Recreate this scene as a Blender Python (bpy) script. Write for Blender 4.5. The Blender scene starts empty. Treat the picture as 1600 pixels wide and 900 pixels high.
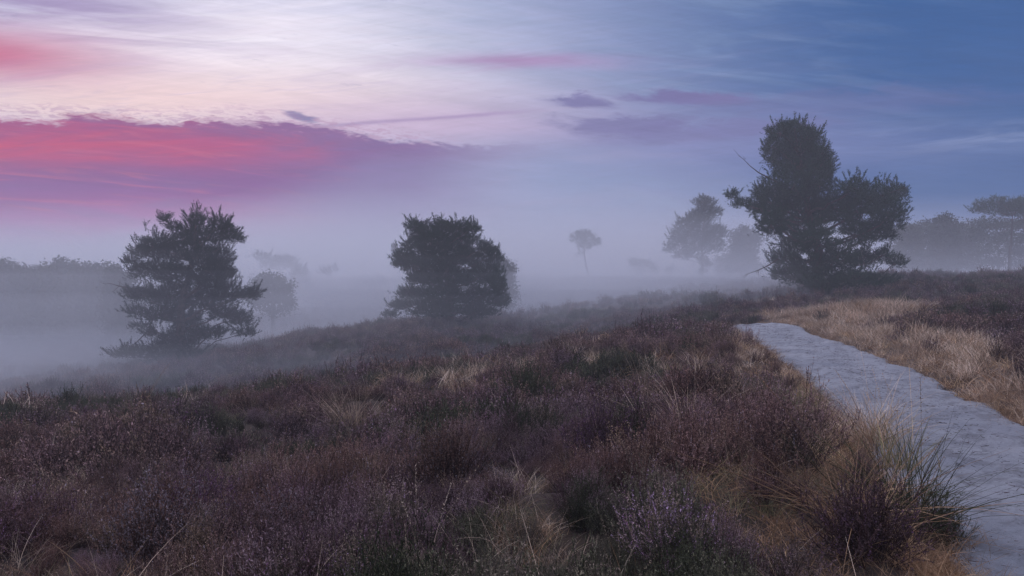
import bpy, math, random
import numpy as np

# ------------------------------------------------------------------ camera
S = bpy.context.scene
COL = S.collection
EYE = 1.65
FPX, HOR = 1100.0, 440.0          # focal length and horizon row of a 1600 px wide picture
cam_d = bpy.data.cameras.new('camera')
cam = bpy.data.objects.new('camera', cam_d)
COL.objects.link(cam)
cam_d.sensor_width = 36.0
cam_d.lens = 36.0 * FPX / 1600.0
cam_d.clip_start = 0.05
cam_d.clip_end = 5000.0
cam.location = (0, 0, EYE)
cam.rotation_euler = (math.radians(90) + math.atan((HOR - 450.0) / FPX), 0, 0)
S.camera = cam

# ------------------------------------------------------------------ render look
S.view_settings.view_transform = 'Standard'
S.view_settings.look = 'None'
S.view_settings.gamma = 1.0
S.view_settings.use_curve_mapping = False
S.view_settings.exposure = 0.0
S.render.engine = 'CYCLES'
S.cycles.use_denoising = True
try:
    S.cycles.denoiser = 'OPENIMAGEDENOISE'
    S.cycles.denoising_prefilter = 'ACCURATE'
except Exception:
    pass
S.cycles.max_bounces = 10
S.cycles.diffuse_bounces = 3
S.cycles.volume_bounces = 8
S.cycles.use_adaptive_sampling = False

SKY_GAIN = 1.0
ZENITH = (0.78, 0.80, 1.12)
HAZE_DENSITY = 0.0033
BANK_DENSITY = 0.0105
VALLEY_DENSITY = 0.030
SUN_EL, SUN_AZ = math.radians(20), math.radians(-28)   # azimuth from +Y, negative = left


# ------------------------------------------------------------------ tiny node-expression helper
class E:
    """a scalar expression made of Math nodes"""
    nt = None

    def __init__(self, s):
        self.s = s

    @staticmethod
    def op(kind, *a, clamp=False):
        n = E.nt.nodes.new('ShaderNodeMath')
        n.operation = kind
        n.use_clamp = clamp
        for i, v in enumerate(a):
            if isinstance(v, E):
                E.nt.links.new(v.s, n.inputs[i])
            else:
                n.inputs[i].default_value = float(v)
        return E(n.outputs[0])

    def __add__(s, o): return E.op('ADD', s, o)
    __radd__ = __add__
    def __sub__(s, o): return E.op('SUBTRACT', s, o)
    def __rsub__(s, o): return E.op('SUBTRACT', o, s)
    def __mul__(s, o): return E.op('MULTIPLY', s, o)
    __rmul__ = __mul__
    def __truediv__(s, o): return E.op('DIVIDE', s, o)
    def __rtruediv__(s, o): return E.op('DIVIDE', o, s)


def sstep(lo, hi, x):
    """smoothstep that also runs downwards when lo > hi"""
    inv = False
    n = E.nt.nodes.new('ShaderNodeMapRange')
    n.interpolation_type = 'SMOOTHSTEP'
    n.clamp = True
    E.nt.links.new(x.s, n.inputs['Value'])
    if lo > hi:
        lo, hi, inv = hi, lo, True
    n.inputs['From Min'].default_value = lo
    n.inputs['From Max'].default_value = hi
    n.inputs['To Min'].default_value = 1.0 if inv else 0.0
    n.inputs['To Max'].default_value = 0.0 if inv else 1.0
    return E(n.outputs['Result'])


def gauss(x, c, w):
    t = (x - c) * (1.0 / w)
    return E.op('EXPONENT', t * t * -1.0)


def mixc(f, a, b):
    n = E.nt.nodes.new('ShaderNodeMix')
    n.data_type = 'RGBA'
    for sock, v in ((n.inputs[0], f), (n.inputs[6], a), (n.inputs[7], b)):
        if isinstance(v, E):
            E.nt.links.new(v.s, sock)
        elif hasattr(v, 'is_output'):
            E.nt.links.new(v, sock)
        elif isinstance(v, (int, float)):
            sock.default_value = v
        else:
            sock.default_value = (v[0], v[1], v[2], 1)
    return n.outputs[2]


def comb(x, y, z):
    n = E.nt.nodes.new('ShaderNodeCombineXYZ')
    for i, v in enumerate((x, y, z)):
        if isinstance(v, E):
            E.nt.links.new(v.s, n.inputs[i])
        else:
            n.inputs[i].default_value = v
    return n.outputs[0]


def noise(vec, scale, detail=4.0, rough=0.55, dist=0.0):
    n = E.nt.nodes.new('ShaderNodeTexNoise')
    n.inputs['Scale'].default_value = scale
    n.inputs['Detail'].default_value = detail
    n.inputs['Roughness'].default_value = rough
    n.inputs['Distortion'].default_value = dist
    if vec is not None:
        E.nt.links.new(vec, n.inputs['Vector'])
    return E(n.outputs['Fac'])


# ------------------------------------------------------------------ the sky
def ang(px, py):
    a = math.atan((px - 800.0) / FPX)
    return a, (HOR - py) / FPX


def build_world():
    w = bpy.data.worlds.new('World')
    S.world = w
    w.use_nodes = True
    nt = w.node_tree
    nt.nodes.clear()
    E.nt = nt
    out = nt.nodes.new('ShaderNodeOutputWorld')
    bg = nt.nodes.new('ShaderNodeBackground')
    nt.links.new(bg.outputs[0], out.inputs[0])
    tc = nt.nodes.new('ShaderNodeTexCoord')
    sep = nt.nodes.new('ShaderNodeSeparateXYZ')
    nt.links.new(tc.outputs['Generated'], sep.inputs[0])
    x, y, z = (E(sep.outputs[i]) for i in range(3))
    az = E.op('ARCTAN2', x, y)
    elt = E.op('ARCSINE', z)
    el = z / E.op('MAXIMUM', y, 0.25)          # height over the horizon of the cloud field ahead
    # cloud-deck coordinates: the direction carried up to a flat layer overhead
    zz = E.op('MAXIMUM', z, 0.0) + 0.07
    cx, cy = x / zz, y / zz
    streak = comb(cx * 0.55 + cy * 0.22, cy * 1.5 - cx * 0.25, 0.0)
    n_big = noise(streak, 0.55, 5, 0.55, 0.4)
    n_mid = noise(streak, 1.7, 6, 0.62, 0.6)
    wisps = comb(az * 5.5 + el * 3.0, el * 46.0 - az * 4.0, 3.3)
    n_wisp = noise(wisps, 1.0, 7, 0.62, 0.8)
    n_wisp2 = noise(comb(az * 3.0, el * 22.0 + az * 3.0, 9.1), 1.0, 6, 0.6, 1.2)
    rip = comb(az * 55.0, el * 210.0 + az * 20.0, 1.0)
    n_rip = noise(rip, 1.0, 3, 0.6, 0.7)
    n_edge = noise(comb(az * 14.0, el * 34.0, 5.0), 1.0, 5, 0.65, 0.5)
    sw = n_wisp - 0.5
    sb = n_big - 0.5
    azw = az + sb * 0.12
    elw = el + sw * 0.02

    def P(px, py): return ang(px, py)

    blue, lilac = (0.022, 0.100, 0.30), (0.36, 0.41, 0.66)
    c = mixc(sstep(P(1400, 0)[0], P(520, 0)[0], azw + (n_wisp2 - 0.5) * 0.30), blue, lilac)
    # lighter veil on the right half, low and high
    veil = sstep(0.42, 0.66, n_wisp2) * sstep(P(1650, 0)[0], P(1000, 0)[0], az)
    c = mixc(veil * 0.65, c, (0.21, 0.30, 0.52))
    c = mixc(gauss(el, P(1500, 215)[1], 0.022) * gauss(az, P(1520, 0)[0], 0.22) * sstep(0.38, 0.62, n_wisp) * 0.55,
             c, (0.26, 0.34, 0.58))
    # lavender shelf low on the right of centre
    c = mixc(gauss(el, P(1150, 225)[1], 0.045) * gauss(az, P(1120, 0)[0], 0.26) * 0.75, c, (0.20, 0.225, 0.47))
    # the bright break, upper left
    br = gauss(azw, P(350, 0)[0], 0.31) * gauss(elw, P(400, 95)[1] + 0.01, 0.135)
    c = mixc(E.op('MINIMUM', br * (0.95 + sw * 0.7), 1.0), c, (1.0, 0.93, 1.02))
    cr = gauss(azw, P(230, 0)[0], 0.36) * gauss(elw, P(230, 160)[1], 0.050)
    c = mixc(cr * 0.9, c, (1.0, 0.74, 0.70))
    # mauve and red cirrus in the upper left corner
    mv = gauss(az, P(60, 0)[0], 0.20) * gauss(el + az * 0.20 + 0.11, P(60, 15)[1], 0.06) * sstep(0.30, 0.60, n_wisp2)
    c = mixc(mv * 0.85, c, (0.34, 0.25, 0.48))
    rd = gauss(az, P(-60, 0)[0], 0.15) * gauss(elw + az * 0.10 + 0.06, P(0, 88)[1], 0.038)
    c = mixc(E.op('MINIMUM', rd * (0.6 + n_wisp * 0.8), 1.0), c, (0.62, 0.16, 0.27))
    # pale mauve streaks drawn across the bright part
    st = sstep(0.50, 0.66, n_wisp) * gauss(az, P(420, 0)[0], 0.5) * sstep(P(0, 10)[1] + 0.02, P(0, 120)[1], el)
    c = mixc(st * 0.28, c, (0.52, 0.42, 0.62))
    pk = gauss(az, P(800, 0)[0], 0.13) * gauss(elw, P(780, 96)[1], 0.010)
    c = mixc(pk * 0.75, c, (0.42, 0.22, 0.46))
    # pink glow above the bank in the middle
    c = mixc(gauss(az, P(640, 0)[0], 0.26) * gauss(el, P(640, 195)[1], 0.038) * 0.6, c, (0.62, 0.42, 0.62))
    # small dark cloud bars
    fibn = noise(comb(az * 26.0, el * 150.0 + az * 14.0, 4.4), 1.0, 5, 0.65, 0.8)
    for (px, py, wa, we, k, tilt) in ((912, 160, 0.050, 0.0085, 0.85, -0.06), (1075, 154, 0.085, 0.010, 1.0, -0.03),
                                      (990, 152, 0.03, 0.006, 0.5, 0), (970, 196, 0.085, 0.017, 0.75, 0.0),
                                      (1120, 205, 0.16, 0.015, 0.55, 0.08), (470, 183, 0.022, 0.006, 0.85, -0.30),
                                      (1290, 160, 0.20, 0.020, 0.30, 0.05)):
        a0, e0 = P(px, py)
        m = gauss(az, a0, wa) * gauss(el + (az - a0) * (-tilt) + (n_edge - 0.5) * we * 2.4, e0, we)
        m = sstep(0.10, 0.85, m * (0.70 + fibn * 0.9) - (n_edge - 0.46) * 1.0 + (fibn - 0.5) * 0.5)
        c = mixc(m * k, c, (0.17, 0.155, 0.36))
    # old contrail
    a0, e0 = P(500, 198)
    a1, e1 = P(790, 177)
    sl = (e1 - e0) / (a1 - a0)
    m = gauss(el - (az - a0) * sl + (n_edge - 0.5) * 0.004, e0, 0.0028) * sstep(a0 - 0.03, a0 + 0.03, az) * sstep(a1 + 0.08, a1 - 0.04, az)
    c = mixc(m * 0.65, c, (0.36, 0.24, 0.47))
    # the red and violet cloud bank
    eL = P(250, 187)[1]
    drop = sstep(P(380, 0)[0], P(700, 0)[0], az) * 0.037
    fray = (n_edge - 0.5) * 0.042 + (n_rip - 0.5) * 0.022 + sb * 0.03
    soft = el + drop + fray - eL
    bank = sstep(0.006, -0.005, soft) * sstep(P(900, 0)[0], P(640, 0)[0], az)
    bc = mixc(sstep(P(300, 0)[0], P(580, 0)[0], azw), (0.33, 0.065, 0.23), (0.20, 0.13, 0.34))
    bc = mixc(sstep(P(560, 0)[0], P(900, 0)[0], azw), bc, (0.27, 0.27, 0.47))
    red = gauss(azw, P(90, 0)[0], 0.30) * gauss(elw, P(90, 228)[1], 0.030)
    bc = mixc(E.op('MINIMUM', red * ((n_wisp - 0.28) * 2.6), 1.0), bc, (0.68, 0.055, 0.125))
    vio = gauss(el, P(100, 292)[1], 0.028) * sstep(P(700, 0)[0], P(300, 0)[0], az)
    bc = mixc(vio * 0.75, bc, (0.17, 0.065, 0.28))
    top = gauss(soft, -0.012, 0.012) * sstep(P(200, 0)[0], P(420, 0)[0], az)
    bc = mixc(top * 0.55, bc, (0.22, 0.12, 0.31))
    low = gauss(elw, P(100, 358)[1], 0.044) * sstep(P(620, 0)[0], P(150, 0)[0], az)
    bc = mixc(low * 0.9, bc, (0.42, 0.060, 0.33))
    bc = mixc(sstep(0.47, 0.70, n_wisp2) * 0.55, bc, (0.20, 0.10, 0.29))
    bc = mixc(sstep(0.50, 0.68, noise(comb(az * 7.0, el * 75.0 + az * 9.0, 6.1), 1.0, 6, 0.66, 1.3)) * sstep(P(650, 0)[0], P(300, 0)[0], az) * 0.40, bc, (0.62, 0.13, 0.22))
    c = mixc(bank, c, bc)
    frl = gauss(soft, 0.008, 0.011) * sstep(0.46, 0.60, n_rip) * sstep(P(760, 0)[0], P(620, 0)[0], az)
    c = mixc(frl * 0.55, c, (0.46, 0.24, 0.42))
    # fibres of fine cloud through everything
    fib = noise(comb(az * 9.0 + el * 10.0, el * 120.0 - az * 16.0, 7.7), 1.0, 6, 0.68, 1.0)
    fib2 = noise(comb(az * 5.0 + el * 6.0, el * 60.0 + az * 10.0, 2.7), 1.0, 6, 0.68, 1.5)
    sc_ = nt.nodes.new('ShaderNodeVectorMath')
    sc_.operation = 'SCALE'
    nt.links.new(c, sc_.inputs[0])
    nt.links.new((0.72 + fib * 0.30 + fib2 * 0.28).s, sc_.inputs['Scale'])
    c = sc_.outputs[0]
    # behind the camera: plain dawn haze; overhead: the open twilight sky
    sky = nt.nodes.new('ShaderNodeTexSky')
    sky.sky_type = 'NISHITA'
    sky.sun_disc = False
    sky.sun_elevation = SUN_EL
    sky.sun_rotation = SUN_AZ
    sky.altitude = 50
    sky.dust_density = 2.0
    nm = nt.nodes.new('ShaderNodeMix')
    nm.data_type = 'RGBA'
    nm.blend_type = 'ADD'
    nm.inputs[0].default_value = 0.04
    nm.inputs[6].default_value = (ZENITH[0], ZENITH[1], ZENITH[2], 1)
    nt.links.new(sky.outputs[0], nm.inputs[7])
    over = nm.outputs[2]
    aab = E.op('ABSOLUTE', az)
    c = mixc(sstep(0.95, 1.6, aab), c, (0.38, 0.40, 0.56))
    c = mixc(sstep(0.42, 0.80, elt), c, over)
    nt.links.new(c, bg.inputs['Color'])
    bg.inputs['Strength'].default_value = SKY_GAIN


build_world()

sun_d = bpy.data.lights.new('sun', 'SUN')
sun_d.energy = 0.60
sun_d.angle = math.radians(36)
sun_d.color = (1.0, 0.84, 0.88)
sun = bpy.data.objects.new('sun', sun_d)
COL.objects.link(sun)
sun.rotation_euler = (math.radians(90) - SUN_EL, 0, math.radians(180) - SUN_AZ)


# ------------------------------------------------------------------ numpy noise
def _hash(ix, iy, seed):
    h = (ix.astype(np.int64) * 374761393 + iy.astype(np.int64) * 668265263 + seed * 974634777) & 0xFFFFFFFF
    h = ((h ^ (h >> 13)) * 1274126177) & 0xFFFFFFFF
    h = h ^ (h >> 16)
    return (h & 0xFFFFFF) / float(0xFFFFFF)


def vnoise(x, y, seed=0):
    x = np.asarray(x, float)
    y = np.asarray(y, float)
    ix, iy = np.floor(x), np.floor(y)
    fx, fy = x - ix, y - iy
    fx = fx * fx * fx * (fx * (fx * 6 - 15) + 10)
    fy = fy * fy * fy * (fy * (fy * 6 - 15) + 10)
    a, b = _hash(ix, iy, seed), _hash(ix + 1, iy, seed)
    c, d = _hash(ix, iy + 1, seed), _hash(ix + 1, iy + 1, seed)
    return (a + (b - a) * fx + (c - a) * fy + (a - b - c + d) * fx * fy) * 2 - 1


def fbm(x, y, octv=4, seed=0, gain=0.5):
    s, a, f = 0.0, 1.0, 1.0
    for i in range(octv):
        s = s + a * vnoise(x * f + 13.7 * i, y * f - 7.1 * i, seed + i)
        a *= gain
        f *= 2.03
    return s


# ------------------------------------------------------------------ terrain height
# ground points: x, distance ahead, height
CP = np.array([
    (0, 0, 0), (-3, 3, -.12), (3, 3, 0), (-6, 0, -.1), (6, 0, .1), (0, -6, .1), (-9, -6, -.4), (9, -6, .3),
    (-4, 8, -.55), (0, 8, -.30), (-1, 12, -.42), (3, 18, -.22), (-7, 6, -.70), (3.0, 6, -.04), (2, 12, -.20),
    (-9.45, 13, -1.0), (-7.5, 15, -1.02), (-4.9, 18, -1.25), (-1.8, 20, -1.1), (1, 22, -.72), (4.5, 25, -.42), (7.2, 27, -.32),
    (-12, 10, -1.3), (-16, 6, -1.2), (-20, 14, -2.4),
    (3.75, 4.5, 0), (5.5, 9.8, 0), (6.75, 14.7, .03), (8.2, 21, .03), (9.6, 27, .03), (8.0, 33, -.55), (5, 34, -1.0), (3, 36, -1.2),
    (-15, 22, -2.4), (-10, 22, -2.3), (-6, 25, -2.1), (-2, 29, -1.8), (3, 31, -1.3), (-22, 30, -3.0),
    (-15.3, 32, -2.3), (-10.9, 30, -1.75), (-7.4, 34, -1.05), (-3.3, 38, -.8), (-12, 42, -2.0), (-8, 50, -2.2),
    (-36, 50, -3.4), (-24, 70, -1.6), (-20, 80, -1.9), (-54, 85, -2.9), (-24, 95, -1.0), (-48, 110, -.9), (-70, 60, -3.6),
    (4.1, 45, -.2), (9.1, 50, .05), (15, 55, .6), (21.8, 60, 1.1), (4, 60, -.9), (8, 75, -.4), (-2, 70, -1.3), (0, 100, .2),
    (14, 130, .9), (-10, 130, .3), (21.7, 80, 1.1),
    (19.2, 45, .9), (16.2, 38, .42), (13.1, 32, .18), (24, 50, 1.3),
    (35.5, 65, 1.95), (47, 65, 1.95), (40, 85, 1.5), (60, 80, 2.0), (60, 50, 2.2),
    (6.6, 9.0, .03), (9.45, 13, .2), (12, 10, .5), (17.5, 24, .78), (16, 27, .48), (15, 30, .25), (24, 34, .75), (13, 20, .38),
    (30, 20, 1.6), (28, 44, 1.1), (20, 8, .9)], float)
RING = [(r * math.sin(a), r * math.cos(a), .6) for r in (190,) for a in np.linspace(-3.1, 3.1, 15)]
CP = np.vstack([CP, np.array(RING)])


def _tps(r2):
    return r2 * np.log(r2 + 1e-9) * 0.5


def _fit():
    n = len(CP)
    X = CP[:, :2] / 30.0
    d2 = ((X[:, None] - X[None]) ** 2).sum(-1)
    K = _tps(d2) + np.eye(n) * 1e-5
    Pm = np.hstack([np.ones((n, 1)), X])
    A = np.zeros((n + 3, n + 3))
    A[:n, :n] = K
    A[:n, n:] = Pm
    A[n:, :n] = Pm.T
    return X, np.linalg.solve(A, np.concatenate([CP[:, 2], np.zeros(3)]))


_TX, _TW = _fit()
PATH = np.array([(2.0, -9), (2.6, -3), (3.1, 1), (3.72, 4.2), (5.5, 9.8), (6.75, 14.7), (8.15, 21), (9.3, 26.5), (9.0, 29.5), (7.4, 32.0), (5.4, 33.5)], float)


def _spline(p, n=16):
    o = []
    q = np.vstack([2 * p[0] - p[1], p, 2 * p[-1] - p[-2]])
    for i in range(1, len(q) - 2):
        for t in np.linspace(0, 1, n, endpoint=False):
            o.append(0.5 * (2 * q[i] + (q[i + 1] - q[i - 1]) * t + (2 * q[i - 1] - 5 * q[i] + 4 * q[i + 1] - q[i + 2]) * t * t
                            + (3 * q[i] - q[i - 1] - 3 * q[i + 1] + q[i + 2]) * t ** 3))
    o.append(p[-1])
    return np.array(o)


PC = _spline(PATH)
PT = np.gradient(PC, axis=0)
PT /= np.linalg.norm(PT, axis=1)[:, None]
PN = np.stack([PT[:, 1], -PT[:, 0]], 1)           # to the right of the walker


def path_dist(x, y):
    """signed distance to the path's centre line, positive on the right"""
    x = np.asarray(x, float).ravel()
    y = np.asarray(y, float).ravel()
    out = np.empty(len(x))
    for s in range(0, len(x), 20000):
        dx = x[s:s + 20000, None] - PC[None, :, 0]
        dy = y[s:s + 20000, None] - PC[None, :, 1]
        d2 = dx * dx + dy * dy
        k = d2.argmin(1)
        r = np.arange(len(k))
        sg = np.sign(dx[r, k] * PN[k, 0] + dy[r, k] * PN[k, 1])
        out[s:s + 20000] = np.sqrt(d2[r, k]) * sg
    return out


HALF = 0.98


def smooth01(a, b, v):
    t = np.clip((v - a) / (b - a), 0, 1)
    return t * t * (3 - 2 * t)


def base_h(x, y):
    sh = np.shape(x)
    x = np.asarray(x, float).ravel()
    y = np.asarray(y, float).ravel()
    h = np.empty(len(x))
    for s in range(0, len(x), 20000):
        X = np.stack([x[s:s + 20000], y[s:s + 20000]], 1) / 30.0
        d2 = ((X[:, None] - _TX[None]) ** 2).sum(-1)
        h[s:s + 20000] = _tps(d2) @ _TW[:-3] + _TW[-3] + X @ _TW[-2:]
    r = np.hypot(x, y)
    w = smooth01(120, 180, r)
    h = h * (1 - w) + 0.6 * w
    return h.reshape(sh)


def H(x, y):
    sh = np.shape(x)
    x = np.asarray(x, float).ravel()
    y = np.asarray(y, float).ravel()
    h = base_h(x, y)
    pd = np.abs(path_dist(x, y))
    k = smooth01(HALF - 0.1, HALF + 1.1, pd)
    r = np.hypot(x, y)
    n = 0.17 * fbm(x / 1.35, y / 1.35, 3, 5) + 0.10 * fbm(x / 4.2, y / 4.2, 2, 9) \
        + 0.35 * smooth01(30, 60, r) * fbm(x / 9, y / 9, 3, 21)
    h = h + n * k - 0.09 + 0.12 * smooth01(HALF - 0.05, HALF + .55, pd)
    return h.reshape(sh)


def path_h(x, y):
    return base_h(x, y) - 0.015


def px_dir(px, py):
    return (px - 800.0) / FPX, (HOR - py) / FPX


def ground_at(px, py, lift=0.0):
    """where the sight line through a picture point meets the ground"""
    u, v = px_dir(px, py)
    D = np.concatenate([np.arange(1.5, 40, 0.02), np.arange(40, 200, 0.2)])
    g = H(u * D, D) + lift - (EYE + v * D)
    i = np.argmax(g > 0) if (g > 0).any() else len(D) - 1
    return u * D[i], D[i], float(H(np.array([u * D[i]]), np.array([D[i]]))[0])


# ------------------------------------------------------------------ materials
def new_mat(name):
    m = bpy.data.materials.new(name)
    m.use_nodes = True
    nt = m.node_tree
    nt.nodes.clear()
    E.nt = nt
    out = nt.nodes.new('ShaderNodeOutputMaterial')
    return m, nt, out


def principled(nt, out, col, rough=0.85, bump=None, spec=0.25, transl=0.0):
    b = nt.nodes.new('ShaderNodeBsdfPrincipled')
    b.inputs['Roughness'].default_value = rough
    b.inputs['Specular IOR Level'].default_value = spec
    if hasattr(col, 'is_output'):
        nt.links.new(col, b.inputs['Base Color'])
    else:
        b.inputs['Base Color'].default_value = (*col, 1)
    if bump is not None:
        nt.links.new(bump, b.inputs['Normal'])
    nt.links.new(b.outputs[0], out.inputs[0])
    return b


def pos_vec():
    g = E.nt.nodes.new('ShaderNodeNewGeometry')
    return g.outputs['Position']


def inst_rand():
    o = E.nt.nodes.new('ShaderNodeObjectInfo')
    return E(o.outputs['Random'])


def island_rand():
    g = E.nt.nodes.new('ShaderNodeNewGeometry')
    return E(g.outputs['Random Per Island'])


def bump_node(h, strength, dist):
    n = E.nt.nodes.new('ShaderNodeBump')
    n.inputs['Strength'].default_value = strength
    n.inputs['Distance'].default_value = dist
    E.nt.links.new(h.s, n.inputs['Height'])
    return n.outputs[0]


def plant_mat(name, a, b, c, patch=0.35, rough=0.85, spec=0.04):
    """colour drifts between three tones over the heath, and a little from stalk to stalk"""
    m, nt, out = new_mat(name)
    p = pos_vec()
    n1 = noise(p, patch, 3, 0.6)
    n2 = noise(p, patch * 5, 3, 0.6)
    r = inst_rand()
    i = island_rand()
    col = mixc(sstep(0.35, 0.62, n1 + (r - 0.5) * 0.30), a, b)
    col = mixc(sstep(0.50, 0.68, n2 + (r - 0.5) * 0.20), col, c)
    hsv = nt.nodes.new('ShaderNodeHueSaturation')
    nt.links.new(col, hsv.inputs['Color'])
    E.nt.links.new(((0.40 + i * 1.1) * (0.45 + r * 1.1)).s, hsv.inputs['Value'])
    principled(nt, out, hsv.outputs[0], rough, None, spec)
    return m


MAT = {}
MAT['heather_leaf'] = plant_mat('heather_leaf', (0.105, 0.054, 0.048), (0.094, 0.060, 0.062), (0.072, 0.066, 0.038))
MAT['heather_red'] = plant_mat('heather_red', (0.115, 0.058, 0.048), (0.100, 0.058, 0.062), (0.090, 0.066, 0.045))
MAT['heather_green'] = plant_mat('heather_green', (0.051, 0.063, 0.030), (0.069, 0.066, 0.045), (0.090, 0.068, 0.060))
MAT['heather_stem'] = plant_mat('heather_stem', (0.105, 0.057, 0.051), (0.078, 0.051, 0.054), (0.087, 0.069, 0.051))
MAT['heather_flower'] = plant_mat('heather_flower', (0.287, 0.149, 0.253), (0.241, 0.115, 0.196), (0.368, 0.253, 0.345))
MAT['heather_dry'] = plant_mat('heather_dry', (0.40, 0.32, 0.34), (0.30, 0.21, 0.21), (0.46, 0.39, 0.43))
MAT['heather_tip'] = plant_mat('heather_tip', (0.26, 0.155, 0.160), (0.31, 0.215, 0.225), (0.25, 0.185, 0.140))
MAT['heather_tip_rust'] = plant_mat('heather_tip_rust', (0.356, 0.205, 0.159), (0.291, 0.185, 0.178), (0.356, 0.245, 0.166))
MAT['heather_tip_green'] = plant_mat('heather_tip_green', (0.109, 0.124, 0.065), (0.149, 0.139, 0.085), (0.188, 0.144, 0.109))
MAT['straw'] = plant_mat('straw', (0.62, 0.46, 0.32), (0.52, 0.38, 0.27), (0.70, 0.56, 0.42), 0.5)
MAT['straw_warm'] = plant_mat('straw_warm', (0.46, 0.27, 0.14), (0.36, 0.22, 0.13), (0.52, 0.36, 0.20), 0.5)
MAT['sedge'] = plant_mat('sedge', (0.13, 0.14, 0.07), (0.20, 0.18, 0.09), (0.30, 0.24, 0.13), 0.5)
MAT['bramble'] = plant_mat('bramble', (0.030, 0.055, 0.022), (0.045, 0.070, 0.025), (0.055, 0.050, 0.030), 0.8)
MAT['needles'] = plant_mat('needles', (0.018, 0.044, 0.026), (0.026, 0.056, 0.028), (0.015, 0.036, 0.022), 0.25)
MAT['leafage'] = plant_mat('leafage', (0.040, 0.052, 0.026), (0.052, 0.056, 0.030), (0.035, 0.042, 0.024), 0.25)


def bark_mat():
    m, nt, out = new_mat('bark')
    p = pos_vec()
    n = noise(p, 9.0, 6, 0.65)
    col = mixc(sstep(0.35, 0.65, n), (0.045, 0.032, 0.028), (0.115, 0.078, 0.060))
    principled(nt, out, col, 0.9, bump_node(n, 0.8, 0.05))
    return m


MAT['bark'] = bark_mat()


def soil_mat():
    m, nt, out = new_mat('heath_soil')
    p = pos_vec()
    n1 = noise(p, 0.16, 5, 0.6)
    n2 = noise(p, 1.3, 6, 0.65)
    n3 = noise(p, 14.0, 5, 0.7)
    col = mixc(sstep(0.36, 0.62, n2), (0.050, 0.032, 0.030), (0.075, 0.052, 0.036))
    col = mixc(sstep(0.45, 0.75, n3) * 0.6, col, (0.030, 0.022, 0.018))
    principled(nt, out, col, 0.95, bump_node(n3 + n2, 0.8, 0.05))
    return m


def sand_mat():
    m, nt, out = new_mat('pale_sand')
    p = pos_vec()
    n1 = noise(p, 0.8, 5, 0.6)
    n2 = noise(p, 5.0, 6, 0.65)
    n3 = noise(p, 60.0, 4, 0.7)
    n4 = noise(p, 16.0, 5, 0.7, 0.6)
    n5 = noise(p, 2.2, 5, 0.7, 1.0)
    col = mixc(sstep(0.32, 0.68, n1), (0.31, 0.32, 0.345), (0.42, 0.425, 0.44))
    col = mixc(sstep(0.50, 0.70, n2) * 0.5, col, (0.19, 0.185, 0.19))
    col = mixc(sstep(0.58, 0.66, n4) * 0.35, col, (0.09, 0.08, 0.08))
    col = mixc(sstep(0.48, 0.62, n5) * 0.5, col, (0.16, 0.155, 0.16))
    col = mixc(sstep(0.55, 0.75, n3) * 0.55, col, (0.14, 0.13, 0.13))
    principled(nt, out, col, 0.9, bump_node(n2 * 0.6 + n4 * 0.8 + n3 * 0.35, 1.0, 0.06))
    return m


MAT['soil'] = soil_mat()
MAT['sand'] = sand_mat()


def vol_mat(name, density, col, aniso=0.25):
    m, nt, out = new_mat(name)
    v = nt.nodes.new('ShaderNodeVolumePrincipled')
    v.inputs['Color'].default_value = (*col, 1)
    v.inputs['Density'].default_value = density
    v.inputs['Anisotropy'].default_value = aniso
    nt.links.new(v.outputs[0], out.inputs['Volume'])
    return m


# ------------------------------------------------------------------ mesh helpers
class Geo:
    def __init__(self):
        self.v, self.f4, self.m4, self.f3, self.m3, self.n = [], [], [], [], [], 0

    def add(self, v, f4=None, f3=None, mat=0):
        if f4 is not None and len(f4):
            self.f4.append(np.asarray(f4) + self.n)
            self.m4.append(np.full(len(f4), mat))
        if f3 is not None and len(f3):
            self.f3.append(np.asarray(f3) + self.n)
            self.m3.append(np.full(len(f3), mat))
        self.v.append(v)
        self.n += len(v)

    def mesh(self, name, mats, smooth=False):
        v = np.concatenate(self.v).astype(np.float32)
        q = np.concatenate(self.f4) if self.f4 else np.zeros((0, 4), int)
        t = np.concatenate(self.f3) if self.f3 else np.zeros((0, 3), int)
        mi = np.concatenate([*self.m4, *self.m3]).astype(np.int32)
        me = bpy.data.meshes.new(name)
        me.vertices.add(len(v))
        me.vertices.foreach_set('co', v.ravel())
        loops = np.concatenate([q.ravel(), t.ravel()]).astype(np.int32)
        me.loops.add(len(loops))
        me.loops.foreach_set('vertex_index', loops)
        me.polygons.add(len(q) + len(t))
        st = np.concatenate([np.arange(len(q)) * 4, len(q) * 4 + np.arange(len(t)) * 3]).astype(np.int32)
        me.polygons.foreach_set('loop_start', st)
        me.polygons.foreach_set('material_index', mi)
        if smooth:
            me.polygons.foreach_set('use_smooth', np.ones(len(q) + len(t), bool))
        me.update(calc_edges=True)
        for m in mats:
            me.materials.append(m)
        return me


def link(name, me, parent=None, coll=None, **props):
    o = bpy.data.objects.new(name, me)
    (coll or COL).objects.link(o)
    if parent:
        o.parent = parent
    for k, v in props.items():
        o[k] = v
    return o


def unit(v):
    return v / (np.linalg.norm(v, axis=-1, keepdims=True) + 1e-9)


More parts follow.
